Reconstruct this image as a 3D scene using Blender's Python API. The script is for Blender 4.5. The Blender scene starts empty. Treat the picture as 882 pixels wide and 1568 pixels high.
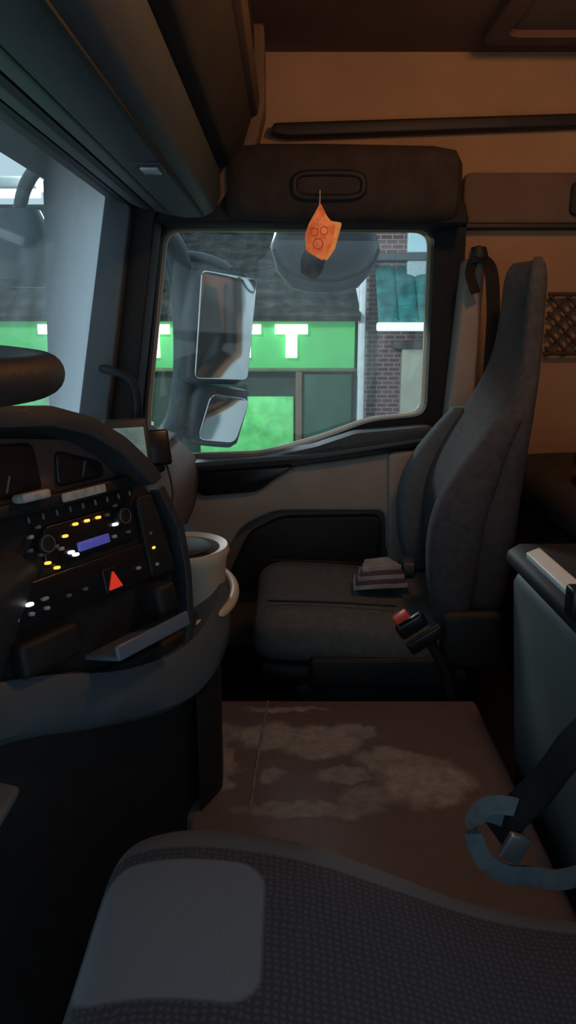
import bpy, bmesh, math, random
from mathutils import Vector, Matrix
random.seed(4)
D=bpy.data
scene=bpy.context.scene
COL=scene.collection

# ------------------------------------------------------------------ materials
def newmat(name):
    m=D.materials.new(name); m.use_nodes=True
    nt=m.node_tree; nt.nodes.clear()
    out=nt.nodes.new('ShaderNodeOutputMaterial')
    return m,nt,out
def mat(name,col,rough=.7,var=.25,scale=30,bump=.0,bscale=None,metal=0,emit=0,ecol=None,spec=.4,col2=None):
    m,nt,out=newmat(name)
    b=nt.nodes.new('ShaderNodeBsdfPrincipled')
    tc=nt.nodes.new('ShaderNodeTexCoord')
    no=nt.nodes.new('ShaderNodeTexNoise'); no.inputs['Scale'].default_value=scale; no.inputs['Detail'].default_value=5
    nt.links.new(tc.outputs['Object'],no.inputs['Vector'])
    r=nt.nodes.new('ShaderNodeValToRGB')
    r.color_ramp.elements[0].position=.3; r.color_ramp.elements[1].position=.72
    c1=[c*(1-var) for c in col]; c2=[min(1,c*(1+var)) for c in col] if col2 is None else col2
    r.color_ramp.elements[0].color=(*c1,1); r.color_ramp.elements[1].color=(*c2,1)
    nt.links.new(no.outputs['Fac'],r.inputs['Fac'])
    nt.links.new(r.outputs['Color'],b.inputs['Base Color'])
    b.inputs['Roughness'].default_value=rough; b.inputs['Metallic'].default_value=metal
    b.inputs['Specular IOR Level'].default_value=spec
    if bump:
        n2=nt.nodes.new('ShaderNodeTexNoise'); n2.inputs['Scale'].default_value=bscale or scale*6; n2.inputs['Detail'].default_value=4
        nt.links.new(tc.outputs['Object'],n2.inputs['Vector'])
        bp=nt.nodes.new('ShaderNodeBump'); bp.inputs['Strength'].default_value=bump; bp.inputs['Distance'].default_value=.004
        nt.links.new(n2.outputs['Fac'],bp.inputs['Height']); nt.links.new(bp.outputs['Normal'],b.inputs['Normal'])
    if emit:
        b.inputs['Emission Color'].default_value=(*(ecol or col),1); b.inputs['Emission Strength'].default_value=emit
    nt.links.new(b.outputs[0],out.inputs[0])
    m.diffuse_color=(*col,1)
    return m
def math_(nt,op,a,b=None,clamp=False):
    n=nt.nodes.new('ShaderNodeMath'); n.operation=op; n.use_clamp=clamp
    for i,v in enumerate((a,b)):
        if v is None: continue
        if isinstance(v,(int,float)): n.inputs[i].default_value=v
        else: nt.links.new(v,n.inputs[i])
    return n.outputs[0]
def vm(nt,op,a,b=None):
    n=nt.nodes.new('ShaderNodeVectorMath'); n.operation=op
    for i,v in enumerate((a,b)):
        if v is None: continue
        if isinstance(v,(tuple,list)): n.inputs[i].default_value=v
        else: nt.links.new(v,n.inputs[i])
    return n.outputs[1] if op=='LENGTH' else n.outputs[0]
def mixc(nt,f,a,b):
    n=nt.nodes.new('ShaderNodeMix'); n.data_type='RGBA'
    if isinstance(f,(int,float)): n.inputs[0].default_value=f
    else: nt.links.new(f,n.inputs[0])
    for i,v in ((6,a),(7,b)):
        if isinstance(v,(tuple,list)): n.inputs[i].default_value=(*v[:3],1)
        else: nt.links.new(v,n.inputs[i])
    return n.outputs[2]

def seat_fabric_mat(name,dark,light,boxes,border):
    """woven dark fabric with smooth light insert panels (rounded rectangles in plan) and plain side borders"""
    m,nt,out=newmat(name)
    b=nt.nodes.new('ShaderNodeBsdfPrincipled'); b.inputs['Roughness'].default_value=.9; b.inputs['Specular IOR Level'].default_value=.2
    tc=nt.nodes.new('ShaderNodeTexCoord'); co=tc.outputs['Object']
    w=nt.nodes.new('ShaderNodeTexWave'); w.inputs['Scale'].default_value=42; w.inputs['Distortion'].default_value=4; w.bands_direction='X'
    nt.links.new(co,w.inputs['Vector'])
    w2=nt.nodes.new('ShaderNodeTexWave'); w2.inputs['Scale'].default_value=42; w2.inputs['Distortion'].default_value=4; w2.bands_direction='Y'
    nt.links.new(co,w2.inputs['Vector'])
    weave=math_(nt,'MULTIPLY',w.outputs['Fac'],w2.outputs['Fac'])
    n=nt.nodes.new('ShaderNodeTexNoise'); n.inputs['Scale'].default_value=350
    nt.links.new(co,n.inputs['Vector'])
    dc=mixc(nt,weave,[c*.72 for c in dark],[c*1.35 for c in dark])
    lc=mixc(nt,n.outputs['Fac'],[c*.85 for c in light],[c*1.15 for c in light])
    bc=mixc(nt,n.outputs['Fac'],[c*.8 for c in border],[c*1.2 for c in border])
    tot=None
    for (cx,cy,bx,by,r) in boxes:
        p=vm(nt,'SUBTRACT',co,(cx,cy,0)); p=vm(nt,'MULTIPLY',p,(1,1,0)); p=vm(nt,'ABSOLUTE',p)
        p=vm(nt,'SUBTRACT',p,(bx-r,by-r,0)); p=vm(nt,'MAXIMUM',p,(0,0,0)); L=vm(nt,'LENGTH',p)
        d=math_(nt,'SUBTRACT',L,r); f=math_(nt,'MULTIPLY',d,-200,True)
        tot=f if tot is None else math_(nt,'MAXIMUM',tot,f)
    sx=nt.nodes.new('ShaderNodeSeparateXYZ'); nt.links.new(co,sx.inputs[0])
    yy=math_(nt,'ABSOLUTE',math_(nt,'SUBTRACT',sx.outputs[1],.5))
    bf=math_(nt,'MULTIPLY',math_(nt,'SUBTRACT',yy,.205),200,True)
    c=mixc(nt,tot,dc,lc); c=mixc(nt,bf,c,bc)
    plain=math_(nt,'MAXIMUM',tot,bf)
    nt.links.new(c,b.inputs['Base Color'])
    bp=nt.nodes.new('ShaderNodeBump'); bp.inputs['Strength'].default_value=.22; bp.inputs['Distance'].default_value=.003
    h=math_(nt,'MULTIPLY',weave,math_(nt,'SUBTRACT',1,plain)); h=math_(nt,'ADD',h,math_(nt,'MULTIPLY',n.outputs['Fac'],.5)); nt.links.new(h,bp.inputs['Height']); nt.links.new(bp.outputs['Normal'],b.inputs['Normal'])
    nt.links.new(b.outputs[0],out.inputs[0]); return m

def floor_mat_mat(name,base,dust,blobs):
    m,nt,out=newmat(name)
    b=nt.nodes.new('ShaderNodeBsdfPrincipled'); b.inputs['Roughness'].default_value=.7; b.inputs['Specular IOR Level'].default_value=.35
    tc=nt.nodes.new('ShaderNodeTexCoord'); co=tc.outputs['Object']
    n=nt.nodes.new('ShaderNodeTexNoise'); n.inputs['Scale'].default_value=24; n.inputs['Detail'].default_value=4
    nt.links.new(co,n.inputs['Vector'])
    n2=nt.nodes.new('ShaderNodeTexNoise'); n2.inputs['Scale'].default_value=30; n2.inputs['Detail'].default_value=9; n2.inputs['Roughness'].default_value=.75
    nt.links.new(co,n2.inputs['Vector'])
    off=vm(nt,'SUBTRACT',n.outputs['Color'],(.5,.5,.5)); off=vm(nt,'MULTIPLY',off,(.07,.07,0))
    cod=vm(nt,'ADD',co,off)
    tot=None
    for (cx,cy,rx,ry,st) in blobs:
        p=vm(nt,'SUBTRACT',cod,(cx,cy,0)); p=vm(nt,'MULTIPLY',p,(1/rx,1/ry,0)); L=vm(nt,'LENGTH',p)
        f=math_(nt,'MULTIPLY',math_(nt,'MULTIPLY',math_(nt,'SUBTRACT',1,L),3.2,True),st)
        tot=f if tot is None else math_(nt,'MAXIMUM',tot,f)
    blot=nt.nodes.new('ShaderNodeMapRange'); blot.inputs[1].default_value=.36; blot.inputs[2].default_value=.62; blot.inputs[3].default_value=.35; blot.inputs[4].default_value=1
    nt.links.new(n2.outputs['Fac'],blot.inputs[0])
    br=math_(nt,'MULTIPLY',tot,blot.outputs[0])
    bc=mixc(nt,n2.outputs['Fac'],[c*.7 for c in base],[c*1.3 for c in base])
    c=mixc(nt,br,bc,dust)
    nt.links.new(c,b.inputs['Base Color']); nt.links.new(b.outputs[0],out.inputs[0]); return m

def glass_mat(name,haze,hazecol,glossy=.07,grad=None,spots=0.0):
    m,nt,out=newmat(name)
    tr=nt.nodes.new('ShaderNodeBsdfTransparent'); tr.inputs[0].default_value=(.93,.96,.95,1)
    gl=nt.nodes.new('ShaderNodeBsdfGlossy'); gl.inputs['Roughness'].default_value=.03
    df=nt.nodes.new('ShaderNodeBsdfTranslucent'); df.inputs[0].default_value=(*hazecol,1)
    m1=nt.nodes.new('ShaderNodeMixShader'); m2=nt.nodes.new('ShaderNodeMixShader')
    tc=nt.nodes.new('ShaderNodeTexCoord')
    n=nt.nodes.new('ShaderNodeTexNoise'); n.inputs['Scale'].default_value=6; n.inputs['Detail'].default_value=8
    nt.links.new(tc.outputs['Object'],n.inputs['Vector'])
    f=math_(nt,'MULTIPLY',n.outputs['Fac'],haze*2)
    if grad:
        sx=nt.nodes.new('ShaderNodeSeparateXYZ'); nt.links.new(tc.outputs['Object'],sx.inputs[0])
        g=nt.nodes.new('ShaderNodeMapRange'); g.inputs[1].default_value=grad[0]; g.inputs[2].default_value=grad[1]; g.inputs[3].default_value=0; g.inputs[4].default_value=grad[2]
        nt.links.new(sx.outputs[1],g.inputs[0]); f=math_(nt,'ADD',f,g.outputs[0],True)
    if spots:
        v=nt.nodes.new('ShaderNodeTexVoronoi'); v.inputs['Scale'].default_value=90; nt.links.new(tc.outputs['Object'],v.inputs['Vector'])
        s=math_(nt,'LESS_THAN',v.outputs['Distance'],.18); f=math_(nt,'ADD',f,math_(nt,'MULTIPLY',s,spots),True)
    nt.links.new(f,m1.inputs[0]); nt.links.new(tr.outputs[0],m1.inputs[1]); nt.links.new(df.outputs[0],m1.inputs[2])
    m2.inputs[0].default_value=glossy; nt.links.new(m1.outputs[0],m2.inputs[1]); nt.links.new(gl.outputs[0],m2.inputs[2])
    nt.links.new(m2.outputs[0],out.inputs[0]); return m

def brick_mat(name,c1,c2,mortar,scale=4,bw=.5,rh=.25):
    m,nt,out=newmat(name)
    b=nt.nodes.new('ShaderNodeBsdfPrincipled'); b.inputs['Roughness'].default_value=.9
    tc=nt.nodes.new('ShaderNodeTexCoord'); mp=nt.nodes.new('ShaderNodeMapping'); mp.inputs['Rotation'].default_value=(math.radians(90),0,0)
    nt.links.new(tc.outputs['Object'],mp.inputs[0])
    br=nt.nodes.new('ShaderNodeTexBrick'); br.inputs['Scale'].default_value=scale
    br.inputs['Color1'].default_value=(*c1,1); br.inputs['Color2'].default_value=(*c2,1); br.inputs['Mortar'].default_value=(*mortar,1)
    br.inputs['Brick Width'].default_value=bw; br.inputs['Row Height'].default_value=rh; br.inputs['Mortar Size'].default_value=.025
    nt.links.new(mp.outputs[0],br.inputs['Vector']); nt.links.new(br.outputs['Color'],b.inputs['Base Color'])
    nt.links.new(b.outputs[0],out.inputs[0]); return m

BLACK=mat('black_plastic',(.007,.008,.009),.6,.3,40,.1,spec=.3)
BLACKG=mat('black_gloss',(.008,.008,.010),.28,.2,20,spec=.35)
RUBBER=mat('black_rubber',(.007,.008,.010),.8,.2,40,spec=.3)
GREY=mat('grey_plastic',(.042,.056,.066),.55,.12,12,.15,300)
GREYO=mat('overhead_grey_plastic',(.030,.040,.048),.6,.12,12,.15,300)
GREYD=mat('dark_grey_plastic',(.020,.025,.030),.5,.15,12,.15,300)
GREYP=mat('pillar_grey',(.065,.082,.092),.6,.1,8,.1,300)
BEIGE=mat('beige_door_trim',(.25,.225,.195),.7,.10,10,.12,300)
BEIGED=mat('brown_grey_trim',(.105,.09,.08),.7,.12,10,.15,300)
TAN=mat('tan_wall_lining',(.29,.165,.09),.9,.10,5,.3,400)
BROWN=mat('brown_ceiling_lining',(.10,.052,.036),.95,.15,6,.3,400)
BAND=mat('dark_tan_band',(.11,.07,.046),.9,.15,8,.3,300)
RAIL=mat('dark_rail',(.012,.008,.007),.6,.2,20)
CURT=mat('charcoal_cloth',(.026,.018,.015),.95,.3,18,.5,200)
SEATM=mat('passenger_seat_cloth',(.038,.037,.040),.95,.25,60,.5,400)
SEATL=mat('passenger_seat_bolster',(.070,.086,.098),.95,.15,60,.4,400)
SEATC=mat('passenger_cushion_cloth',(.072,.077,.076),.95,.2,60,.5,400)
BEIGEC=mat('cream_plastic',(.36,.30,.23),.45,.1,10)
WHITE=mat('white_plastic',(.55,.60,.60),.4,.1,10)
LABEL=mat('silver_label',(.30,.30,.28),.4,.3,80)
YEL=mat('amber_led',(.9,.5,.05),.5,.1,10,emit=.9,ecol=(1,.50,.07))
WLED=mat('white_led',(.9,.9,.9),.5,.1,10,emit=.7,ecol=(.9,.95,1))
BLUE=mat('blue_lcd',(.05,.06,.3),.3,.1,10,emit=.14,ecol=(.16,.18,.8))
RED=mat('red_hazard',(.7,.04,.02),.4,.1,10,emit=.2,ecol=(1,.06,.03))
DIM=mat('grey_button',(.10,.10,.10),.5,.3,80)
ICON=mat('pale_button_icon',(.30,.31,.31),.5,.3,80)
TRAY=mat('tray_blue_grey',(.085,.11,.14),.3,.2,12)  # bluish reflection put into the tray's base colour
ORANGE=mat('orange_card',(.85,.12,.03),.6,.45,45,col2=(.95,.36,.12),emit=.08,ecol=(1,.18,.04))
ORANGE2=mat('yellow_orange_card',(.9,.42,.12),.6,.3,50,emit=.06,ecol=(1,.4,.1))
BOXG=mat('locker_grey',(.078,.096,.094),.6,.12,8,.1,200)
CLOTH=mat('folded_cloth',(.24,.22,.22),.9,.3,30,.3)
CLOTHD=mat('folded_cloth_stripe',(.08,.05,.055),.9,.3,30,.3)
REDP=mat('red_button',(.60,.08,.05),.4,.1,10)
STRAP=mat('grey_strap',(.075,.10,.115),.8,.2,60,.3)
CHROME=mat('mirror_glass',(.85,.88,.9),.08,.05,4,metal=1)
MIRB=mat('mirror_housing',(.06,.07,.08),.35,.2,10)
ARMM=mat('mirror_arm',(.045,.06,.07),.4,.2,10)
SCREEN=mat('screen',(.18,.27,.27),.2,.6,35,emit=.06,ecol=(.5,.85,.8))
BUNK=mat('bunk_cover',(.026,.020,.018),.9,.3,18,.4)

# ------------------------------------------------------------------ geometry helpers
def group(name):
    e=D.objects.new(name,None); e.empty_display_size=.1; COL.objects.link(e); return e
def finish(name,bm,m,parent,bevel=0,seg=3,smooth=True,sub=0):
    bmesh.ops.recalc_face_normals(bm,faces=bm.faces[:])
    me=D.meshes.new(name); bm.to_mesh(me); bm.free()
    for mm in (m if isinstance(m,(list,tuple)) else [m]): me.materials.append(mm)
    if smooth:
        for p in me.polygons: p.use_smooth=True
        try: me.set_sharp_from_angle(angle=math.radians(50))
        except Exception: pass
    o=D.objects.new(name,me); COL.objects.link(o)
    if parent: o.parent=parent
    if bevel:
        md=o.modifiers.new('b','BEVEL'); md.width=bevel; md.segments=seg; md.limit_method='ANGLE'; md.angle_limit=math.radians(35); md.harden_normals=False
        for e in me.edges: e.use_edge_sharp=False
    if sub:
        md=o.modifiers.new('s','SUBSURF'); md.levels=sub; md.render_levels=sub
    return o
AY=lambda p,q,c:Vector((p,c,q))
AX=lambda p,q,c:Vector((c,p,q))
AZ=lambda p,q,c:Vector((p,q,c))
def turn(o,pivot,ang,axis='Z'):
    M=Matrix.Translation(pivot)@Matrix.Rotation(math.radians(ang),4,axis)@Matrix.Translation(-Vector(pivot))
    o.data.transform(M); return o
def rounded(pts,r,n=5):
    out=[]; N=len(pts)
    for i in range(N):
        p=Vector(pts[i]); a=Vector(pts[i-1]); b=Vector(pts[(i+1)%N])
        da=(a-p); db=(b-p); rr=min(r,da.length*.45,db.length*.45)
        s=p+da.normalized()*rr; e=p+db.normalized()*rr
        for k in range(n+1):
            t=k/n; out.append(tuple(s*(1-t)**2+p*2*t*(1-t)+e*t*t))
    return out
def prism(name,pts,c0,c1,fn,m,parent=None,bevel=.004,seg=3):
    bm=bmesh.new()
    a=[bm.verts.new(fn(p[0],p[1],c0)) for p in pts]; b=[bm.verts.new(fn(p[0],p[1],c1)) for p in pts]
    bm.faces.new(a); bm.faces.new(b[::-1])
    n=len(pts)
    for i in range(n): bm.faces.new((a[i],b[i],b[(i+1)%n],a[(i+1)%n]))
    return finish(name,bm,m,parent,bevel,seg)
def plate_hole(name,outer,holes,c0,c1,fn,m,parent=None):
    bm=bmesh.new()
    def lay(c):
        loops=[]; es=[]
        for L in [outer]+holes:
            vs=[bm.verts.new(fn(p[0],p[1],c)) for p in L]
            for i in range(len(vs)): es.append(bm.edges.new((vs[i],vs[(i+1)%len(vs)])))
            loops.append(vs)
        bmesh.ops.triangle_fill(bm,use_beauty=True,use_dissolve=False,edges=es)
        return loops
    A=lay(c0); B=lay(c1)
    for la,lb in zip(A,B):
        n=len(la)
        for i in range(n): bm.faces.new((la[i],lb[i],lb[(i+1)%n],la[(i+1)%n]))
    return finish(name,bm,m,parent,smooth=False)
def box(name,c,s,m,parent=None,bevel=.004,rot=None,fn=None):
    bm=bmesh.new(); bmesh.ops.create_cube(bm,size=1)
    for v in bm.verts:
        p=Vector((v.co.x*s[0],v.co.y*s[1],v.co.z*s[2]))
        if rot: p=rot@p
        p=p+Vector(c)
        v.co=fn(p.x,p.z,p.y) if fn else p
    return finish(name,bm,m,parent,bevel)
def loft(name,rings,m,parent=None,caps=True,sub=0,closed=False,bevel=0):
    bm=bmesh.new(); R=[[bm.verts.new(p) for p in r] for r in rings]; n=len(rings[0])
    for i in range(len(R)-1):
        for j in range(n): bm.faces.new((R[i][j],R[i+1][j],R[i+1][(j+1)%n],R[i][(j+1)%n]))
    if closed:
        for j in range(n): bm.faces.new((R[-1][j],R[0][j],R[0][(j+1)%n],R[-1][(j+1)%n]))
    elif caps:
        bm.faces.new(R[0]); bm.faces.new(R[-1][::-1])
    return finish(name,bm,m,parent,bevel=bevel,sub=sub)
def resample(rings,k=4):
    """Catmull-Rom interpolation of ring parameter tuples for smooth lofts"""
    out=[]
    for i in range(len(rings)-1):
        p0=rings[max(i-1,0)];p1=rings[i];p2=rings[i+1];p3=rings[min(i+2,len(rings)-1)]
        for j in range(k):
            t=j/k
            out.append(tuple(.5*(2*b+(-a+c)*t+(2*a-5*b+4*c-d)*t*t+(-a+3*b-3*c+d)*t**3) for a,b,c,d in zip(p0,p1,p2,p3)))
    out.append(rings[-1]); return out
def srings(rings,axis,exp=4,n=36,dip=0):
    out=[]
    for (pos,c1,c2,h1,h2) in rings:
        r=[]
        for k in range(n):
            a=2*math.pi*k/n; ca,sa=math.cos(a),math.sin(a)
            x=math.copysign(abs(ca)**(2/exp),ca); y=math.copysign(abs(sa)**(2/exp),sa)
            if axis=='Z':
                X=c1+h1*x; Y=c2+h2*y
                if x<0: X+=dip*(1-y*y)*min(1,-x)
                r.append((X,Y,pos))
            elif axis=='X':
                Y=c1+h1*x; Z=c2+h2*y
                if y>0: Z-=dip*(1-x*x)*y
                r.append((pos,Y,Z))
            else:
                r.append((c1+h1*x,pos,c2+h2*y))
        out.append(r)
    return out
def tube(name,pts,r,m,parent=None,cyc=False,res=6,smooth=True):
    cu=D.curves.new(name,'CURVE'); cu.dimensions='3D'; cu.bevel_depth=r; cu.bevel_resolution=res; cu.use_fill_caps=True
    sp=cu.splines.new('NURBS' if smooth and len(pts)>2 else 'POLY'); sp.points.add(len(pts)-1)
    for i,p in enumerate(pts): sp.points[i].co=(*p,1)
    if sp.type=='NURBS': sp.order_u=3; sp.use_endpoint_u=not cyc; sp.resolution_u=8
    sp.use_cyclic_u=cyc
    t=D.objects.new('t',cu); COL.objects.link(t)
    bpy.context.view_layer.update()
    me=D.meshes.new_from_object(t.evaluated_get(bpy.context.evaluated_depsgraph_get())); D.objects.remove(t)
    me.materials.clear(); me.materials.append(m)
    for p in me.polygons: p.use_smooth=True
    o=D.objects.new(name,me); COL.objects.link(o)
    if parent: o.parent=parent
    return o
def ribbon(name,pts,wdir,w,th,m,parent=None):
    P=[Vector(p) for p in pts]; wd=Vector(wdir).normalized()
    Q=[]
    for i in range(len(P)-1):
        p0=P[max(i-1,0)];p1=P[i];p2=P[i+1];p3=P[min(i+2,len(P)-1)]
        for k in range(6):
            t=k/6
            Q.append(.5*((2*p1)+(-p0+p2)*t+(2*p0-5*p1+4*p2-p3)*t*t+(-p0+3*p1-3*p2+p3)*t**3))
    Q.append(P[-1]); rings=[]
    for i,p in enumerate(Q):
        tg=(Q[min(i+1,len(Q)-1)]-Q[max(i-1,0)]).normalized()
        ww=(wd-tg*wd.dot(tg)).normalized(); nn=tg.cross(ww)
        rings.append([p+ww*w/2+nn*th/2,p-ww*w/2+nn*th/2,p-ww*w/2-nn*th/2,p+ww*w/2-nn*th/2])
    return loft(name,rings,m,parent)
def lathe(name,c,prof,m,parent=None,n=28,sx=1,sy=1):
    rings=[[(c[0]+r*sx*math.cos(2*math.pi*k/n),c[1]+r*sy*math.sin(2*math.pi*k/n),c[2]+z) for k in range(n)] for r,z in prof]
    return loft(name,rings,m,parent)

# ------------------------------------------------------------------ camera
cam=D.cameras.new('camera'); cam.sensor_fit='VERTICAL'; cam.sensor_height=36; cam.lens=36*1380/1920; cam.clip_start=.02
co=D.objects.new('camera',cam); COL.objects.link(co); co.location=(0,0,.8); co.rotation_euler=(math.radians(90-13.8),0,0)
scene.camera=co
try:
    scene.view_settings.view_transform='Standard'; scene.view_settings.look='None'; scene.view_settings.exposure=.75
except Exception: pass

# ------------------------------------------------------------------ shell
WIN=rounded([(-.36,1.09),(.42,1.087),(.42,.552),(.25,.535),(.10,.478),(-.08,.428),(-.44,.415),(-.435,.55)],.045,6)
plate_hole('wall_right',[(-.66,-.22),(1.35,-.22),(1.35,1.56),(-.66,1.56)],[WIN],2.28,2.34,AY,TAN)
plate_hole('wall_outer_right',[(-.70,-.9),(1.36,-.9),(1.36,1.62),(-.70,1.62)],[WIN],2.341,2.352,AY,mat('body_reflector_white',(.6,.63,.65),.3,.05,2))  # unseen white outer skin, added to brighten the door mirror's reflection
prism('wall_rear',[(-.1,-.22),(2.34,-.22),(2.34,1.56),(-.1,1.56)],1.3,1.36,AX,TAN,bevel=0)
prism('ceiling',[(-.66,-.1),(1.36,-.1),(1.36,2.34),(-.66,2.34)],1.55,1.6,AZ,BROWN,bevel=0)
prism('floor',[(-.7,-.1),(1.36,-.1),(1.36,2.34),(-.7,2.34)],-.26,-.2,AZ,BLACK,bevel=0)
FM=floor_mat_mat('worn_tunnel_mat',(.088,.064,.062),(.25,.24,.225),[(-.03,1.345,.085,.062,1),(.06,1.33,.10,.07,1),(.14,1.36,.05,.035,.8),(.25,1.19,.10,.085,1),(.19,1.26,.07,.05,.8),(.10,1.21,.06,.03,.7),(-.14,1.36,.05,.045,.8),(-.125,1.24,.035,.09,.9),(.04,1.11,.15,.03,.5),(.15,1.15,.07,.035,.6),(0,1.455,.10,.014,.9),(-.03,1.21,.03,.03,.7),(-.19,1.3,.04,.06,.6)])
prism('engine_tunnel_mat',[(-.10,.82),(.41,.82),(.42,1.50),(-.60,1.50),(-.60,1.25),(-.17,1.10)],-.199,0,AZ,FM,bevel=.012)
tube('trim_1',[(-.045,1.49,.0),(-.05,1.4,.0),(-.06,1.25,.0),(-.065,1.10,.0)],.003,mat('mat_ridge',(.14,.12,.115),.8,.4,40),res=3)
g=group('wall_storage_rail')
prism('rail',[(-.05,1.335),(-.04,1.362),(1.3,1.40),(1.3,1.368),(.0,1.325)],2.235,2.281,AY,RAIL,g,.008)
prism('lower_band',rounded([(.50,1.235),(.50,1.10),(1.3,1.10),(1.3,1.235)],.02),2.245,2.281,AY,BAND,g,.008)
prism('band_lip',[(.49,1.10),(.49,1.085),(1.3,1.085),(1.3,1.10)],2.235,2.281,AY,RAIL,g,.004)
prism('dark_clip',rounded([(.80,1.21),(.80,1.12),(.95,1.12),(.95,1.21)],.02),2.22,2.246,AY,CURT,g,.006)
g=group('roof_hatch')
plate_hole('frame',rounded([(.50,1.3),(1.1,1.3),(1.1,2.14),(.50,2.14)],.05),[rounded([(.55,1.35),(1.05,1.35),(1.05,2.09),(.55,2.09)],.04)],1.52,1.551,AZ,BROWN,g)
prism('lid',rounded([(.55,1.35),(1.05,1.35),(1.05,2.09),(.55,2.09)],.04),1.537,1.551,AZ,mat('hatch_lid',(.15,.095,.065),.8,.1),g,.003)

# ------------------------------------------------------------------ passenger door
g=group('door_1')
plate_hole('window_surround',rounded([(-.60,1.17),(.51,1.17),(.51,.36),(-.60,.36)],.05),[WIN],2.235,2.281,AY,RUBBER,g)
prism('lower_panel',[(-.55,.44),(-.1,.44),(.1,.47),(.25,.50),(.45,.50),(.47,-.19),(-.55,-.19)],2.20,2.236,AY,BEIGED,g,.012)
prism('sill_ledge',rounded([(-.42,.425),(-.10,.43),(.08,.47),(.20,.51),(.42,.53),(.48,.50),(.48,.475),(.1,.445),(-.42,.40)],.015),2.14,2.245,AY,GREYD,g,.01)
prism('sill_bead',rounded([(-.36,.42),(.10,.455),(.44,.505),(.44,.495),(.1,.44),(-.36,.405)],.004),2.125,2.15,AY,GREY,g,.004)
prism('beige_insert',rounded([(-.30,.385),(-.10,.35),(-.05,.395),(.36,.455),(.37,.14),(.30,.13),(.295,.27),(-.04,.27),(-.14,.22),(-.24,.06),(-.34,.1),(-.36,.3)],.03),2.165,2.205,AY,BEIGE,g,.012)
prism('pull_recess',rounded([(-.32,.385),(.02,.41),(-.03,.38),(-.09,.335),(-.26,.32)],.02),2.15,2.21,AY,BLACKG,g,.006)
prism('pocket',rounded([(-.12,.20),(-.02,.25),(.285,.255),(.285,.02),(-.2,.02)],.03),2.16,2.21,AY,BLACK,g,.006)
prism('armrest_upright',rounded([(.295,.45),(.385,.46),(.385,.02),(.31,.02)],.02),2.145,2.205,AY,BEIGE,g,.012)
prism('window_1',WIN,2.300,2.304,AY,glass_mat('side_glass',.022,(.6,.7,.72),.03,spots=.05),bevel=0)

g=group('windscreen_pillar')
prism('grey_cover',rounded([(-.476,1.16),(-.41,1.12),(-.437,.97),(-.516,.50),(-.60,.50)],.015),2.06,2.14,AY,GREYP,g,.015)
prism('rear_cover',rounded([(-.42,1.2),(-.31,1.17),(-.355,1.1),(-.44,.55),(-.44,.44),(-.54,.44)],.015),2.10,2.22,AY,BLACK,g,.015)
prism('outer_post',[(-.66,1.2),(-.44,1.2),(-.52,.4),(-.70,.4)],2.13,2.30,AY,BLACK,g,.01)
g=group('grab_handle')
tube('grip',[(-.51,2.06,.70),(-.49,2.02,.70),(-.43,2.0,.685),(-.405,2.0,.65),(-.405,2.0,.57),(-.42,2.05,.53)],.011,BLACK,g)
tube('foot',[(-.42,2.05,.53),(-.43,2.12,.52)],.014,BLACK,g)

WS=[(-.475,1.15),(-.60,.49),(-.606,.49),(-.481,1.15)]
prism('window_2',WS,.0,2.12,AY,glass_mat('windscreen_glass',.045,(.85,.9,.92),.05,grad=(1.6,2.1,.50)),bevel=0)  # grad paints the pale reflection haze into the glass towards the pillar

# ------------------------------------------------------------------ overhead console
g=group('overhead_console')
prof=[(-.485,1.16),(-.462,1.128),(-.43,1.122),(-.418,1.132),(-.405,1.118),(-.365,1.103),(-.352,1.113),(-.34,1.10),(-.30,1.090),(-.26,1.084),(-.22,1.086),(-.19,1.10),(-.172,1.14),(-.174,1.20),(-.21,1.23),(-.60,1.23),(-.60,1.16)]
prism('lower_console',prof,-.05,2.03,AY,GREYO,g,.006)
prism('edge_groove',[(-.222,1.083),(-.214,1.083),(-.214,1.088),(-.222,1.088)],.2,2.0,AY,BLACK,g,0)
prism('groove_a',[(-.360,1.1015),(-.345,1.0995),(-.345,1.108),(-.360,1.110)],-.04,1.98,AY,BLACK,g,0)
prism('groove_b',[(-.426,1.121),(-.409,1.1175),(-.409,1.126),(-.426,1.128)],-.04,1.98,AY,BLACK,g,0)
prism('groove_c',[(-.307,1.0905),(-.301,1.089),(-.301,1.096),(-.307,1.097)],-.04,1.98,AY,BLACK,g,0)
prism('shelf_face',[(-.215,1.21),(-.15,1.22),(-.115,1.27),(-.085,1.36),(-.085,1.549),(-.60,1.549),(-.60,1.21)],-.05,2.10,AY,mat('shelf_dark',(.013,.010,.008),.8,.3,12,.2),g,.012)
prism('shelf_end_trim',rounded([(-.19,1.12),(-.13,1.19),(-.085,1.27),(-.06,1.36),(-.06,1.549),(-.10,1.549),(-.10,1.36),(-.14,1.25),(-.21,1.16)],.01),2.08,2.20,AY,BAND,g,.008)
prism('shelf_lip',[(-.10,1.33),(-.078,1.34),(-.072,1.38),(-.10,1.37)],0,2.1,AY,mat('shelf_lip_brown',(.05,.028,.02),.9,.2),g,.004)
box('reading_lamp_bezel',(-.245,1.42,1.084),(.05,.07,.008),GREYD,g,.003)
box('reading_lamp_lens',(-.245,1.425,1.079),(.032,.045,.006),mat('lamp_lens',(.30,.35,.38),.2,.2,30),g,.002)

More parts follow.
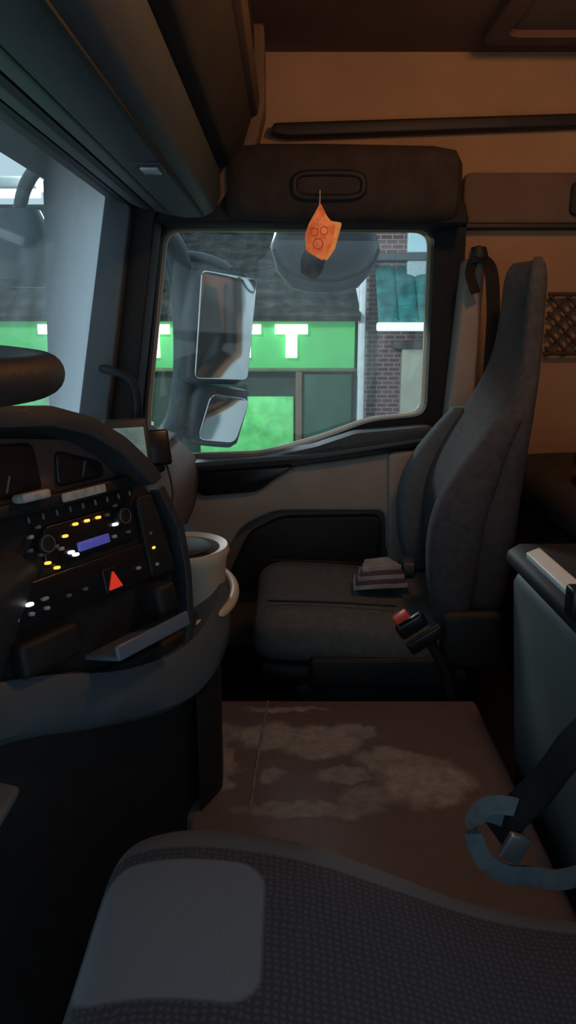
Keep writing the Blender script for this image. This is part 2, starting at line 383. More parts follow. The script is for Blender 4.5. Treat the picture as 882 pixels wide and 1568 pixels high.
# ------------------------------------------------------------------ header roll above door
g=group('rolled_sun_curtain')
R=srings([(-.17,2.16,1.18,.05,.06),(-.155,2.15,1.18,.085,.09),(-.12,2.15,1.18,.10,.098),(.1,2.15,1.182,.105,.10),(.38,2.15,1.18,.10,.098),(.44,2.15,1.175,.09,.09),(.462,2.155,1.17,.05,.07)],'X',3.2,32)
R=[[ (p[0],p[1],p[2]+.012*math.sin(i*1.3)*.3) for p in r] for i,r in enumerate(R)]
loft('roll',R,CURT,g)
prism('lower_valance',rounded([(-.32,1.16),(-.16,1.14),(.47,1.14),(.49,1.08),(-.36,1.085)],.02),2.10,2.24,AY,RUBBER,g,.015)
rr=[]
for k in range(24):
    a=2*math.pi*k/24; ca,sa=math.cos(a),math.sin(a)
    rr.append((.105+.09*math.copysign(abs(ca)**.45,ca),2.045,1.165+.03*math.copysign(abs(sa)**.6,sa)))
tube('handle_frame',rr,.009,BLACK,g,cyc=True)
box('handle_inset',(.105,2.052,1.165),(.17,.02,.05),CURT,g,.008)

g=group('hanging_air_freshener')
tube('string',[(.082,2.03,1.15),(.08,1.97,1.12),(.078,1.95,1.098)],.0015,WHITE,g)
prism('orange_card',rounded([(.080,1.108),(.098,1.075),(.118,1.055),(.112,1.02),(.098,.985),(.088,.972),(.045,.995),(.042,1.035),(.052,1.06)],.006),1.945,1.951,AY,ORANGE,g,.0015)
prism('yellow_card',rounded([(.09,1.07),(.135,1.063),(.118,1.0),(.098,.972),(.075,.985)],.006),1.954,1.958,AY,ORANGE2,g,.0015)
for i,(a,b,rx) in enumerate([(.066,1.04,.010),(.09,1.043,.010),(.075,1.012,.013)]):
    tube('print_%d'%i,[(a+rx*math.cos(t*.785),1.9445,b+rx*math.sin(t*.785)) for t in range(8)],.0011,REDP,g,cyc=True,res=2)

g=group('seat_belt_pillar')
prism('cover',rounded([(.495,1.0),(.545,.995),(.535,.50),(.462,.50)],.02),2.13,2.235,AY,mat('pillar_tan',(.24,.20,.17),.7,.1,8),g,.012)
lathe('anchor',(.515,2.10,1.0),[(.0,-.02),(.022,-.02),(.026,0),(.02,.02),(0,.025)],BLACK,g)
ribbon('belt',[(.515,2.09,1.0),(.54,2.06,.96),(.552,2.05,.85),(.552,2.05,.7),(.555,2.06,.5)],(1,.3,0),.04,.003,BLACK,g)
ribbon('belt_loop',[(.50,2.09,.985),(.493,2.09,.95),(.51,2.08,.90)],(1,.3,0),.03,.003,BLACK,g)

# storage net
g=group('storage_net')
NET=mat('net_cord',(.045,.028,.018),.8,.2,30)
x0,x1,z0,z1=.765,1.2,.735,.905
st=.05; k=0
a=x0-.2
while a<x1:
    for sgn in (1,-1):
        pts=[]
        for q in range(0,35):
            z=z0+(z1-z0)*q/34; x=a+((z-z0) if sgn>0 else (z1-z))
            if x0<=x<=x1: pts.append((x,2.25+.004*sgn,z))
        if len(pts)>2: tube('cord_%d'%k,[pts[0],pts[-1]],.0045,NET,g,res=2); k+=1
    a+=st
for z in (z0,z1): tube('hem_cord_%d'%int(z*100),[(x0,2.25,z),(x1,2.25,z)],.006,NET,g,res=3)

# ------------------------------------------------------------------ passenger seat
g=group('passenger_seat')
def br(z,f,b,y0,y1): return (z,(f+b)/2,(y0+y1)/2,(b-f)/2,(y1-y0)/2)
R=[br(.10,.40,.52,1.66,2.02),br(.16,.375,.53,1.62,2.05),br(.28,.350,.54,1.60,2.06),br(.38,.350,.547,1.595,2.065),br(.46,.372,.552,1.60,2.06),br(.53,.41,.556,1.605,2.055),br(.60,.455,.562,1.62,2.03),br(.68,.495,.572,1.65,1.99),br(.76,.515,.582,1.68,1.955),br(.84,.522,.587,1.70,1.94),br(.91,.525,.588,1.705,1.935),br(.945,.532,.583,1.715,1.925),br(.962,.545,.575,1.735,1.905)]
loft('backrest',srings(resample(R),'Z',3.2,48,dip=.03),SEATM,g)
R=[br(.14,.345,.40,2.0,2.07),br(.22,.318,.40,1.985,2.08),br(.32,.308,.40,1.98,2.085),br(.40,.318,.42,1.98,2.085),br(.47,.35,.44,1.985,2.08),br(.54,.40,.47,1.99,2.065),br(.60,.45,.49,1.99,2.045)]
loft('far_bolster',srings(resample(R),'Z',2.6,28),SEATL,g)
R=[br(.14,.345,.42,1.59,1.66),br(.22,.325,.43,1.575,1.67),br(.32,.318,.44,1.57,1.67),br(.40,.328,.45,1.57,1.67),br(.47,.358,.47,1.578,1.67),br(.54,.405,.49,1.59,1.67),br(.61,.46,.52,1.61,1.67)]
loft('near_bolster',srings(resample(R),'Z',2.6,28),SEATM,g)
C=[(-.085,1.82,.09,.16,.03),(-.078,1.82,.095,.205,.055),(-.055,1.82,.098,.228,.072),(-.02,1.82,.10,.238,.08),(.06,1.82,.098,.242,.08),(.2,1.82,.09,.242,.078),(.34,1.82,.08,.24,.075),(.44,1.82,.08,.235,.07)]
loft('cushion',srings(resample(C),'X',3.2,48,dip=.022),SEATC,g)
C=[(-.06,1.82,.02,.21,.02),(0,1.82,.01,.225,.035),(.42,1.82,.0,.225,.035)]
loft('cushion_pan',srings(C,'X',5,28),BLACK,g)
box('plinth',(.20,1.82,-.09),(.38,.40,.14),BLACK,g,.02)
box('suspension_rail',(.19,1.60,-.17),(.42,.04,.05),GREYD,g,.01)
box('suspension_rail_far',(.22,2.03,-.17),(.46,.04,.05),GREYD,g,.01)
box('side_cover',(.22,1.585,.025),(.34,.03,.08),BLACK,g,.012)
box('recliner_cover',(.42,1.58,.11),(.14,.035,.14),BLACK,g,.02)
tube('seam',[(-.05,1.66,.174),(.1,1.66,.172),(.26,1.66,.16)],.003,BLACK,g,res=2)
tube('seam_b',[(-.05,1.98,.174),(.1,1.98,.172),(.26,1.98,.16)],.003,BLACK,g,res=2)
g=group('seat_belt_buckle')
rt=Matrix.Rotation(math.radians(-35),3,'Y')
tube('stalk_cable',[(.32,1.54,.12),(.36,1.542,.06),(.38,1.545,-.05),(.38,1.545,-.199)],.012,BLACK,g)
box('stalk',(.31,1.535,.13),(.09,.02,.03),BLACKG,g,.006,rt)
box('body',(.275,1.53,.165),(.07,.026,.035),BLACKG,g,.008,rt)
box('red_button',(.25,1.527,.186),(.035,.024,.018),REDP,g,.004,rt)
g=group('folded_cloth')
for i in range(5):
    pts=[(.17+.006*i,1.80,.172+.011*i),(.23,1.795,.178+.011*i),(.29-.004*i,1.81,.176+.011*i)]
    ribbon('fold_%d'%i,pts,(0,1,0),.095-.006*i,.010,CLOTH if i%2==0 else CLOTHD,g)
loft('rolled_end',srings([(.285,1.81,.205,.02,.015),(.295,1.81,.208,.034,.028),(.32,1.81,.208,.034,.026),(.328,1.81,.205,.02,.012)],'X',2.5,20),GREYD,g)

# ------------------------------------------------------------------ driver seat
g=group('driver_seat')
def dr(x,zt,hy,hz): return (x,.50,zt-hz,hy,hz)
R=[dr(-.205,.190,.20,.03),dr(-.200,.215,.232,.05),dr(-.184,.238,.255,.075),dr(-.155,.250,.266,.085),dr(-.11,.255,.272,.09),dr(-.05,.250,.272,.09),dr(.03,.232,.270,.085),dr(.12,.198,.264,.08),dr(.22,.160,.258,.08),dr(.32,.140,.256,.08),dr(.45,.130,.254,.08)]
DS=seat_fabric_mat('driver_seat_fabric',(.042,.045,.058),(.100,.120,.140),[(-.11,.60,.088,.088,.035),(-.11,.40,.088,.088,.035)],(.072,.084,.100))
loft('cushion',srings(resample(R),'X',4.2,64,dip=.012),DS,g)
R=[br(.10,.44,.58,.27,.73),br(.2,.42,.60,.25,.75),br(.45,.44,.62,.25,.75),br(.7,.52,.66,.28,.72),br(.95,.58,.68,.33,.67),br(1.05,.62,.68,.36,.64)]
loft('backrest',srings(resample(R),'Z',3.6,36,dip=.04),SEATM,g)
box('seat_base',(.14,.5,-.02),(.44,.42,.22),BLACK,g,.02)
box('floor_plinth',(.14,.5,-.165),(.5,.4,.07),BLACK,g,.01)

g=group('seat_belt_strap')
ribbon('black_strap',[(.46,.77,.43),(.37,.825,.31),(.335,.855,.22),(.305,.87,.165),(.285,.87,.13)],(0,1,.6),.05,.006,BLACK,g)
ribbon('grey_loop',[(.315,.87,.175),(.275,.88,.172),(.25,.865,.155),(.258,.845,.12),(.285,.83,.105),(.325,.83,.10),(.36,.83,.095),(.41,.84,.10)],(0,.5,1),.024,.008,STRAP,g)
ribbon('grey_loop_top',[(.262,.885,.160),(.29,.88,.155),(.312,.87,.142),(.295,.85,.118)],(0,.5,1),.024,.008,STRAP,g)
box('tongue',(.298,.835,.140),(.03,.01,.040),mat('steel',(.25,.28,.31),.35,.1,20,metal=.8),g,.003,Matrix.Rotation(.4,3,'Y'))

# ------------------------------------------------------------------ storage locker at right + bunk
g=group('storage_locker')
prism('body',[(.445,.355),(.435,.33),(.475,-.19),(.62,-.19),(.62,.355)],.90,1.36,AY,BOXG,g,.015)
prism('lid',[(.425,.36),(.425,.385),(.45,.40),(.62,.40),(.62,.36)],.89,1.38,AY,BLACK,g,.01)
prism('white_edge_strip',[(.440,.392),(.438,.404),(.462,.414),(.472,.404)],1.06,1.30,AY,WHITE,g,.003)
box('catch',(.445,1.04,.405),(.05,.035,.05),BLACKG,g,.006)
g=group('sleeper_bunk')
box('bunk_base',(.965,1.22,.06),(.60,2.06,.50),BUNK,g,.02)
loft('mattress',srings([(.18,.965,.385,.28,.03),(.2,.965,.385,.31,.06),(.3,.965,.385,.32,.07),(2.1,.965,.385,.32,.07),(2.20,.965,.385,.31,.06),(2.22,.965,.385,.28,.03)],'Y',4,32),BUNK,g)
g=group('dark_travel_bag')
loft('bag',srings([(.456,.80,1.62,.11,.16),(.50,.80,1.62,.13,.19),(.55,.80,1.62,.12,.18),(.585,.80,1.62,.08,.12)],'Z',3,28),CURT,g)
tube('bag_handle',[(.72,1.5,.57),(.72,1.55,.62),(.72,1.66,.62),(.72,1.72,.57)],.008,BLACK,g)

# ------------------------------------------------------------------ dashboard
g=group('dashboard')
Cc=Vector((-.17,1.12,.28)); es=Vector((.51,.86,0)).normalized(); nn=Vector((.86,-.51,0)).normalized(); T=math.radians(12)
eh=Vector((0,0,1))*math.cos(T)-nn*math.sin(T); NN=nn*math.cos(T)+Vector((0,0,1))*math.sin(T)
CON=lambda p,q,c:Cc+es*p+eh*q+NN*c
OUT=[(-.02,-.01),(.015,.05),(.035,.14),(.035,.20),(.005,.28),(-.03,.325),(-.07,.365),(-.13,.405),(-.20,.425),(-.30,.43),(-.40,.42),(-.50,.40),(-.55,.30),(-.55,.10),(-.30,.085),(-.20,.05),(-.08,0)]
prism('console_face',rounded(OUT,.02,3),-.16,0,CON,BLACK,g,.012)
arc=[(-.025,.30),(-.045,.328),(-.085,.368),(-.14,.403),(-.21,.425),(-.30,.432),(-.40,.425),(-.50,.40)]
inn=[(-.48,.375),(-.40,.397),(-.30,.405),(-.215,.398),(-.15,.378),(-.10,.345),(-.068,.31),(-.05,.29)]
prism('cluster_hood',rounded(arc+inn,.008,3),-.12,.055,CON,GREYD,g,.012)
prism('cluster_shelf',rounded([(-.05,.312),(-.05,.294),(-.52,.294),(-.52,.312)],.006),0,.03,CON,BLACK,g,.008)
BRN=mat('brown_cluster',(.065,.042,.036),.4,.2,20)
prism('gauge_panel',rounded([(-.065,.312),(-.10,.35),(-.15,.38),(-.30,.40),(-.48,.375),(-.48,.31)],.02),0,.006,CON,BRN,g,.003)
for i,(s0,s1,hh) in enumerate([(-.190,-.100,.360),(-.335,-.215,.383),(-.47,-.36,.383)]):
    prism('gauge_%d'%i,rounded([(s0,.318),(s1,.318),(s1,hh-.02 if i==0 else hh),(s0+.01,hh+.008)],.012),.006,.012,CON,BLACKG,g,.003)
    prism('needle_%d'%i,[((s0+s1)/2,.325),((s0+s1)/2+.002,.325),((s0+s1)/2+.012,.345),((s0+s1)/2+.010,.346)],.012,.014,CON,DIM,g,0)
prism('cluster_label',rounded([(-.205,.297),(-.125,.297),(-.125,.309),(-.205,.309)],.003),.03,.034,CON,LABEL,g,.001)
box('stalk_switch',(-.255,.035,.315),(.045,.025,.012),LABEL,g,.004,fn=CON)
rim=[(.038,.21),(.035,.14),(.015,.05),(-.02,-.01),(-.03,.0),(.0,.055),(.02,.14),(.022,.21),(-.005,.28),(.01,.285)]
prism('console_rim',rounded(rim,.006,3),0,.022,CON,GREYD,g,.006)
prism('radio_slot',rounded([(-.225,.27),(-.055,.27),(-.05,.215),(-.235,.215)],.01),0,.006,CON,BLACKG,g,.003)
prism('switch_panel',rounded([(-.33,.205),(-.02,.205),(-.02,.145),(-.33,.145)],.01),0,.006,CON,BLACKG,g,.003)
prism('right_switch_panel',rounded([(-.045,.275),(-.005,.275),(.012,.145),(-.045,.145)],.01),.0,.010,CON,BLACK,g,.003)
def btn(n,s,h,w,hh,m,c=.012): prism(n,rounded([(s-w/2,h-hh/2),(s+w/2,h-hh/2),(s+w/2,h+hh/2),(s-w/2,h+hh/2)],.002,2),.004,c,CON,m,g,.0008,1)
for i in range(9): btn('vent_tick_%d'%i,-.245+i*.024,.284,.003,.009,DIM,.008)
for i,s in enumerate([-.30,-.275,-.25]):
    btn('white_switch_%d'%i,s,.178,.010,.005,ICON if i!=1 else WLED); btn('white_switch_dot_%d'%i,s,.165,.007,.005,ICON)
for i,(s,h) in enumerate([(-.172,.262),(-.150,.262),(-.128,.262),(-.194,.250),(-.219,.212),(-.232,.222),(-.030,.192)]):
    btn('amber_led_%d'%i,s,h,.007,.004,YEL)
for i,(s,h) in enumerate([(-.19,.226),(-.183,.221),(-.098,.245)]):
    btn('white_led_%d'%i,s,h,.009,.0045,WLED)
for i,(s,h) in enumerate([(-.25,.262),(-.235,.272),(-.09,.272),(-.075,.262),(-.085,.25),(-.07,.245),(-.105,.228),(-.075,.228),(-.11,.262),(-.205,.235),(-.255,.245),(-.03,.215),(-.03,.165),(-.21,.17),(-.18,.17),(-.07,.17),(-.24,.236),(-.213,.24)]):
    btn('icon_%d'%i,s,h,.007,.005,ICON if i%3==0 else DIM)
btn('lcd',-.145,.229,.060,.013,BLUE,.010)
for i,(s,h,r) in enumerate([(-.083,.254,.014),(-.232,.248,.014)]):
    prism('knob_%d'%i,[(s+r*math.cos(k*.393),h+r*math.sin(k*.393)) for k in range(16)],.004,.018,CON,BLACK,g,.003)
    tube('knob_ring_%d'%i,[CON(s+r*.8*math.cos(k*.524),h+r*.8*math.sin(k*.524),.018) for k in range(12)],.0007,DIM,g,cyc=True,res=2)
prism('hazard_switch',rounded([(-.147,.150),(-.112,.150),(-.112,.188),(-.147,.188)],.004),.004,.014,CON,BLACKG,g,.002)
prism('hazard_triangle',rounded([(-.143,.156),(-.116,.156),(-.1295,.182)],.002),.014,.017,CON,RED,g,.0008)
box('tray_floor',(-.125,.03,.075),(.15,.07,.008),TRAY,g,.003,fn=CON)
box('tray_lip',(-.125,.066,.083),(.155,.008,.022),TRAY,g,.003,fn=CON)
box('tray_block',(-.055,.02,.115),(.045,.05,.05),BLACK,g,.01,fn=CON)
box('ashtray_face',(-.27,.015,.115),(.10,.03,.045),BLACK,g,.008,fn=CON)
Tt=[(-.20,1.44,.42),(-.14,1.34,.40),(-.122,1.22,.352),(-.160,1.10,.312),(-.237,.985,.322),(-.326,.87,.368),(-.42,.74,.40),(-.50,.60,.42)]
Bb=[(-.20,1.44,.34),(-.125,1.33,.31),(-.105,1.19,.272),(-.150,1.06,.240),(-.247,.94,.268),(-.325,.83,.312),(-.42,.70,.34),(-.50,.56,.36)]
rings=[]
def cr(P,i,t):
    p0=Vector(P[max(i-1,0)]);p1=Vector(P[i]);p2=Vector(P[i+1]);p3=Vector(P[min(i+2,len(P)-1)])
    return .5*((2*p1)+(-p0+p2)*t+(2*p0-5*p1+4*p2-p3)*t*t+(-p0+3*p1-3*p2+p3)*t**3)
for i in range(len(Tt)-1):
    for k in range(5):
        t=k/5; a=cr(Tt,i,t); b=cr(Bb,i,t); md=(a+b)/2+Vector((.86,-.51,.1))*.012; back=Vector((-.08,.05,-.01))
        rings.append([a+back,a,md,b,b+Vector((-.02,.012,-.02)),b+back+Vector((0,0,-.02))])
loft('lower_lip',rings,GREY,g)
prism('lower_body',rounded([(-.43,.72),(-.262,.955),(-.175,1.085),(-.14,1.20),(-.16,1.34),(-.28,1.50),(-.62,1.50),(-.62,.70)],.04),-.2,.33,AZ,BLACK,g,.01)
prism('body_fin',rounded([(-.15,1.10),(-.118,1.17),(-.122,1.24),(-.17,1.22)],.01),.0,.30,AZ,BLACK,g,.01)
prism('top_pad',rounded([(-.60,.50),(-.46,.53),(-.36,.53),(-.33,.50),(-.36,.36),(-.60,.36)],.02),.1,1.36,AY,GREYD,g,.01)
prism('passenger_pad',rounded([(-.61,.50),(-.42,.52),(-.32,.485),(-.262,.42),(-.275,.30),(-.36,.12),(-.42,-.19),(-.61,-.19)],.035),1.30,2.20,AY,BEIGED,g,.02)
prism('passenger_pad_top',rounded([(-.60,.51),(-.42,.532),(-.33,.50),(-.36,.48),(-.60,.48)],.01),1.28,2.20,AY,GREYD,g,.01)
prism('knee_trim',rounded([(-.42,.355),(-.285,.325),(-.295,.305),(-.42,.32)],.010),.62,.70,AY,GREYP,g,.010)
rz=Matrix.Rotation(math.radians(28),3,'Z')@Matrix.Rotation(math.radians(-18),3,'X')
box('tachograph_case',(-.300,1.36,.595),(.085,.03,.095),GREYD,g,.008,rz)
box('tachograph_screen',(-.293,1.342,.60),(.064,.006,.058),SCREEN,g,.002,rz)
box('tachograph_foot',(-.31,1.39,.54),(.05,.04,.03),GREYD,g,.005,rz)
g2=group('mobile_phone')
box('body',(-.272,1.52,.565),(.055,.012,.075),BLACKG,g2,.006,rz)
box('holder',(-.285,1.55,.53),(.03,.05,.05),BLACK,g2,.005,rz)
tube('charging_cable',[(-.26,1.53,.54),(-.235,1.50,.48),(-.245,1.46,.44),(-.25,1.44,.42)],.0025,BLACK,g2,res=2)
g=group('cup_holder')
lathe('cup_body',(-.190,1.28,.27),[(.0,0),(.060,0),(.070,.02),(.078,.13),(.084,.145),(.080,.155),(.066,.150),(.062,.11),(0,.105)],BEIGEC,g,32,1,1.1)
lathe('inner_dark_ring',(-.190,1.28,.415),[(.0,.0),(.045,.0),(.05,.006),(.045,.010),(.0,.006)],GREYD,g,28,1,1.1)
rr=[(-.195+.098*math.cos(a),1.27+.12*math.sin(a),.335+.02*math.sin(a)) for a in [k*2*math.pi/20 for k in range(20)]]
tube('outer_ring',rr,.009,BEIGEC,g,cyc=True)

# ------------------------------------------------------------------ steering wheel
g=group('steering_wheel')
wc=Vector((-.422,.55,.778)); tl=Matrix.Rotation(math.radians(3),3,'Y')
def wp(a,r,z=0): return wc+tl@Vector((r*math.cos(a),r*math.sin(a),z))
tube('rim',[wp(k*2*math.pi/40,.232) for k in range(40)],.0165,mat('wheel_leather',(.016,.013,.012),.6,.2,60,.2),g,cyc=True,res=8)
for i,a in enumerate((.3,2.4,3.9,5.6)): ribbon('spoke_%d'%i,[wp(a,.05,-.03),wp(a,.15,-.025),wp(a,.225,-.004)],tuple(wp(a+1.57,1)-wc),.04,.015,BLACK,g)
rings=[[wp(k*2*math.pi/24,r,z) for k in range(24)] for r,z in [(.03,-.16),(.05,-.10),(.075,-.05),(.08,-.02),(.05,-.01)]]
loft('hub',rings,BLACK,g)
tube('column',[wp(0,0,-.12),(-.46,.60,.50),(-.50,.65,.42)],.035,BLACK,g)
tube('indicator_stalk',[wp(1.2,.06,-.06),wp(1.2,.16,-.05),wp(1.2,.22,-.06)],.009,BLACK,g)

# ------------------------------------------------------------------ warm ceiling lamp
g=group('ceiling_lamp')
lathe('lamp_base',(.50,1.25,1.53),[(0,0),(.05,0),(.055,.018),(0,.018)],BLACK,g)
lathe('lamp_dome',(.50,1.25,1.51),[(0,-.004),(.03,0),(.045,.012),(.048,.022),(0,.022)],mat('warm_diffuser',(1,.6,.3),.5,.05,emit=2,ecol=(1,.45,.15)),g)
l=D.lights.new('warm_lamp','POINT'); l.energy=7; l.color=(1,.46,.16); l.shadow_soft_size=.06
lo=D.objects.new('warm_light',l); lo.location=(.50,1.25,1.44); COL.objects.link(lo); lo.parent=g

# ------------------------------------------------------------------ outside: mirrors
g=group('door_mirror')
def yz(z,x0,x1,y0,y1): return (z,(x0+x1)/2,(y0+y1)/2,(x1-x0)/2,(y1-y0)/2)
pv=(-.23,2.60,.8)
a=turn(loft('main_housing',srings([yz(.62,-.33,-.145,2.60,2.70),yz(.64,-.352,-.125,2.58,2.72),yz(.8,-.347,-.115,2.57,2.73),yz(.955,-.34,-.105,2.58,2.72),yz(1.0,-.32,-.125,2.60,2.70)],'Z',4,28),MIRB,g),pv,33)
b_=turn(prism('main_glass',rounded([(-.34,.64),(-.135,.64),(-.12,.98),(-.33,.99)],.02),2.562,2.570,AY,CHROME,g,.003),pv,33)
for o in (a,b_): turn(o,pv,4,'Y')
pv=(-.25,2.62,.5)
a=turn(loft('wide_housing',srings([yz(.40,-.34,-.18,2.60,2.68),yz(.42,-.36,-.16,2.58,2.70),yz(.56,-.35,-.14,2.58,2.70),yz(.61,-.33,-.15,2.60,2.68)],'Z',3,28),MIRB,g),pv,28)
b_=turn(prism('wide_glass',rounded([(-.335,.425),(-.19,.425),(-.16,.585),(-.31,.59)],.03),2.568,2.576,AY,CHROME,g,.003),pv,28)
for o in (a,b_): turn(o,pv,10,'Y')
tube('arm',[(-.50,2.40,1.14),(-.43,2.55,1.13),(-.37,2.62,1.05),(-.355,2.66,.85),(-.365,2.66,.60),(-.41,2.60,.42),(-.50,2.42,.38)],.045,ARMM,g)
tube('arm_link',[(-.38,2.68,1.05),(-.28,2.68,1.06),(-.2,2.66,1.0)],.018,MIRB,g)
g=group('kerb_mirror')
loft('housing',srings([yz(.93,.06,.18,2.62,2.68),yz(.945,.01,.24,2.58,2.72),yz(1.0,-.04,.29,2.54,2.76),yz(1.08,-.06,.31,2.52,2.78),yz(1.14,-.04,.29,2.54,2.76)],'Z',2.6,32),MIRB,g)
tube('bracket',[(.12,2.65,1.12),(.12,2.45,1.22),(.12,2.378,1.2)],.02,MIRB,g)
tube('rim',[(.125+.17*math.cos(math.pi+k*math.pi/12),2.53,1.06+.10*math.sin(math.pi+k*math.pi/12)) for k in range(13)],.006,GREYD,g)
g=group('front_mirror')
loft('housing',srings([yz(.93,-.84,-.74,2.3,2.38),yz(.95,-.88,-.72,2.27,2.41),yz(1.08,-.90,-.71,2.26,2.42),yz(1.15,-.86,-.74,2.3,2.38)],'Z',3,28),MIRB,g)
tube('arm',[(-.80,2.34,1.12),(-.78,2.3,1.25),(-.62,2.2,1.28)],.02,MIRB,g)

# ------------------------------------------------------------------ outside: street and building
GRN=mat('green_fascia',(.06,.36,.10),.5,.15,3,emit=.15,ecol=(.18,.85,.28))  # glow added to the fascia, shutter and door greens for brightness
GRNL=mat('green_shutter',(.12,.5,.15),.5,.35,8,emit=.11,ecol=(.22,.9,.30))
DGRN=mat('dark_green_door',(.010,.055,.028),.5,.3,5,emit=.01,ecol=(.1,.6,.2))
DWALL=mat('dark_green_wall',(.015,.035,.022),.7,.3,4)  # dark green base colour of the shop wall
SIGN=mat('lit_sign_white',(.95,1,.95),.5,.02,2,emit=1.2,ecol=(.92,1,.95))
prism('ground',[(-40,2.9),(40,2.9),(40,40),(-40,40)],-1.6,-1.5,AZ,mat('asphalt',(.05,.052,.055),.7,.3,4,.2),bevel=0)
g=group('shop_building')
prism('shop_wall',[(-14,-1.5),(.74,-1.5),(.74,1.0),(-14,1.0)],8.0,8.3,AY,DWALL,g,0)
prism('green_fascia',[(-14,.42),(.70,.42),(.70,.90),(-14,.90)],7.90,8.0,AY,GRN,g,.01)
prism('fascia_trim',[(-14,.90),(.74,.90),(.74,.97),(-14,.97)],7.85,8.02,AY,mat('gutter_brown',(.09,.07,.04),.6,.2,10),g,.01)
prism('fascia_lower_trim',[(-14,.385),(.72,.385),(.72,.42),(-14,.42)],7.88,8.0,AY,mat('trim_olive',(.10,.12,.05),.6,.2,10),g,.01)
prism('green_shutter',[(-.95,-.62),(.06,-.62),(.06,.12),(-.95,.12)],7.93,8.0,AY,GRNL,g,.01)
prism('green_shutter_left',[(-6.5,-.62),(-1.5,-.62),(-1.5,.20),(-6.5,.20)],7.93,8.0,AY,GRNL,g,.01)
prism('dark_door',[(.16,-1.5),(.68,-1.5),(.68,.36),(.16,.36)],7.94,8.0,AY,DGRN,g,.01)
prism('brown_post',[(.08,-1.5),(.15,-1.5),(.15,.385),(.08,.385)],7.88,8.0,AY,mat('post_brown',(.12,.08,.04),.7,.2,10),g,.01)
prism('left_white_window',[(-1.75,-.5),(-1.45,-.5),(-1.45,-.15),(-1.75,-.15)],7.9,7.99,AY,WHITE,g,.01)
def tsign(i,x,z,s):
    w=.17*s; prism('letter_t_%d'%i,[(x-w,z+.17*s),(x+w,z+.17*s),(x+w,z+.07*s),(x+.06*s,z+.07*s),(x+.06*s,z-.17*s),(x-.06*s,z-.17*s),(x-.06*s,z+.07*s),(x-w,z+.07*s)],7.84,7.90,AY,SIGN,g,.004)
for i,x in enumerate((.035,-.45,-1.40,-2.42,-3.8)): tsign(i,x,.70,1)
m,nt,out=newmat('mossy_roof_tiles')
b=nt.nodes.new('ShaderNodeBsdfPrincipled'); b.inputs['Roughness'].default_value=.95; b.inputs['Specular IOR Level'].default_value=.1
tc=nt.nodes.new('ShaderNodeTexCoord'); n=nt.nodes.new('ShaderNodeTexNoise'); n.inputs['Scale'].default_value=5; n.inputs['Detail'].default_value=12; n.inputs['Roughness'].default_value=.75
w=nt.nodes.new('ShaderNodeTexWave'); w.bands_direction='Y'; w.inputs['Scale'].default_value=1.1; w.inputs['Distortion'].default_value=.6
w3=nt.nodes.new('ShaderNodeTexWave'); w3.bands_direction='X'; w3.inputs['Scale'].default_value=1.6; w3.inputs['Distortion'].default_value=.6
for q in (n,w,w3): nt.links.new(tc.outputs['Object'],q.inputs[0])
r=nt.nodes.new('ShaderNodeValToRGB'); r.color_ramp.elements[0].position=.38; r.color_ramp.elements[1].position=.66
r.color_ramp.elements[0].color=(.006,.007,.006,1); r.color_ramp.elements[1].color=(.095,.095,.08,1); nt.links.new(n.outputs['Fac'],r.inputs[0])
tl2=math_(nt,'MULTIPLY',math_(nt,'ADD',w.outputs['Fac'],w3.outputs['Fac']),.35,True)
c=mixc(nt,tl2,r.outputs['Color'],(.008,.008,.007))
nt.links.new(c,b.inputs['Base Color']); nt.links.new(b.outputs[0],out.inputs[0]); ROOF=m
prism('roof',[(7.7,.95),(11.2,2.55),(11.2,2.45),(7.75,.90)],-14,.74,AX,ROOF,g,0)
g=group('brick_house')
BR=brick_mat('old_brick',(.17,.09,.085),(.11,.06,.06),(.25,.22,.21),4.2,.5,.2)
prism('brick_wall',[(.80,-1.5),(6,-1.5),(6,3.2),(.80,3.2)],8.0,8.3,AY,BR,g,0)
prism('downpipe',[(.73,-.9),(.80,-.9),(.80,1.55),(.73,1.55)],7.80,7.87,AY,WHITE,g,.02)
TEAL=mat('teal_tiles',(.03,.16,.15),.4,.5,6)
for r_ in range(4):
    z=.90+r_*.125
    for k in range(9):
        x=.90+k*.20
        rings=[]
        for (yy,zz) in ((7.55+r_*.10,z),(7.68+r_*.10,z+.15)):
            rings.append([(x+.10+.10*math.cos(a),yy,zz+.035*math.sin(a)) for a in [q*math.pi/6 for q in range(7)]]+[(x+.10-.10*math.cos(a),yy+.01,zz-.012) for a in [0,math.pi]])
        loft('tile_%d_%d'%(r_,k),rings,TEAL,g)
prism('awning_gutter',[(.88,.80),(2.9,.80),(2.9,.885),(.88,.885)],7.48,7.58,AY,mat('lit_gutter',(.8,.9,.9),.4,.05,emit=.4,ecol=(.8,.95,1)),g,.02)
prism('beige_door',[(1.20,-1.5),(1.95,-1.5),(1.95,.62),(1.20,.62)],7.9,8.0,AY,mat('beige_door_paint',(.36,.36,.28),.6,.1,4),g,.01)
prism('door_lintel',[(1.10,.62),(2.05,.62),(2.05,.70),(1.10,.70)],7.88,8.0,AY,mat('lintel',(.10,.09,.08),.7,.2),g,.01)
prism('upper_window',[(1.22,1.58),(2.2,1.58),(2.2,2.4),(1.22,2.4)],7.9,8.0,AY,mat('pale_blue_window',(.40,.58,.62),.3,.1,2,emit=.05,ecol=(.6,.9,1)),g,.01)
prism('upper_window_lower',[(1.22,1.34),(2.2,1.34),(2.2,1.50),(1.22,1.50)],7.9,8.0,AY,mat('pale_panel',(.34,.44,.45),.4,.1),g,.01)
prism('upper_band',[(.85,1.50),(3,1.50),(3,1.57),(.85,1.57)],7.88,8.0,AY,mat('band_dark',(.06,.08,.08),.6,.2),g,.01)
g=group('picket_fence')
FW=mat('fence_white',(.6,.6,.5),.6,.1)
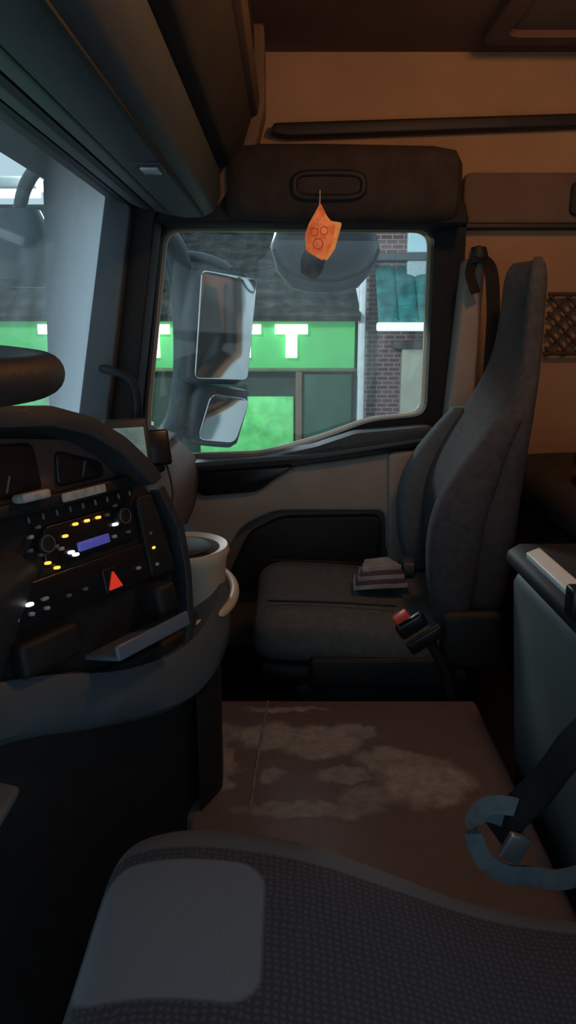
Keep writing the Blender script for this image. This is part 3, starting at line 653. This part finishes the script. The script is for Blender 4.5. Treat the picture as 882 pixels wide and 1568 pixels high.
for k in range(40):
    x=-3.2+k*.085
    prism('picket_%d'%k,[(x,-.95),(x+.035,-.95),(x+.035,-.47),(x+.017,-.44),(x,-.47)],7.2,7.22,AY,FW,g,0)
prism('rail',[(-3.2,-.6),(.22,-.6),(.22,-.56),(-3.2,-.56)],7.22,7.25,AY,FW,g,0)
prism('rail_low',[(-3.2,-.9),(.22,-.9),(.22,-.86),(-3.2,-.86)],7.22,7.25,AY,FW,g,0)
for k in range(5): prism('post_%d'%k,[(-3.2+k*.83,-1.5),(-3.14+k*.83,-1.5),(-3.14+k*.83,-.5),(-3.2+k*.83,-.5)],7.25,7.30,AY,FW,g,0)
g=group('red_shop_light')
lathe('globe',(-2.35,7.6,.30),[(0,-.09),(.07,-.05),(.09,0),(.07,.05),(0,.09)],mat('red_glow',(1,.3,.25),.5,.02,emit=1.0,ecol=(1,.35,.3)),g)
tube('stem',[(-2.35,7.62,.36),(-2.35,7.9,.40)],.02,BLACK,g)
g=group('street_lamp')
tube('pole',[(-2.7,5.5,-1.5),(-2.7,5.5,1.85),(-1.95,5.5,1.80)],.03,GREYD,g,smooth=False)
box('lamp_head',(-1.95,5.4,1.77),(.55,.18,.08),WHITE,g,.02)
box('lamp_tube',(-1.95,5.4,1.71),(.50,.10,.04),mat('tube_glow',(1,1,1),.5,.02,emit=3,ecol=(.85,.95,1)),g,.01)
l=D.lights.new('street_light','POINT'); l.energy=190; l.color=(.85,.95,1); l.shadow_soft_size=.2
lo=D.objects.new('street_light',l); lo.location=(-1.2,5.4,1.9); COL.objects.link(lo); lo.parent=g

# ------------------------------------------------------------------ world
w=D.worlds.new('world'); scene.world=w; w.use_nodes=True; nt=w.node_tree; nt.nodes.clear()
bg=nt.nodes.new('ShaderNodeBackground'); ou=nt.nodes.new('ShaderNodeOutputWorld')
tc=nt.nodes.new('ShaderNodeTexCoord'); sx=nt.nodes.new('ShaderNodeSeparateXYZ'); nt.links.new(tc.outputs['Generated'],sx.inputs[0])
c=mixc(nt,math_(nt,'MULTIPLY',sx.outputs[2],2.5,True),(.36,.45,.51),(.27,.40,.50))
nt.links.new(c,bg.inputs[0]); bg.inputs[1].default_value=1.1; nt.links.new(bg.outputs[0],ou.inputs[0])
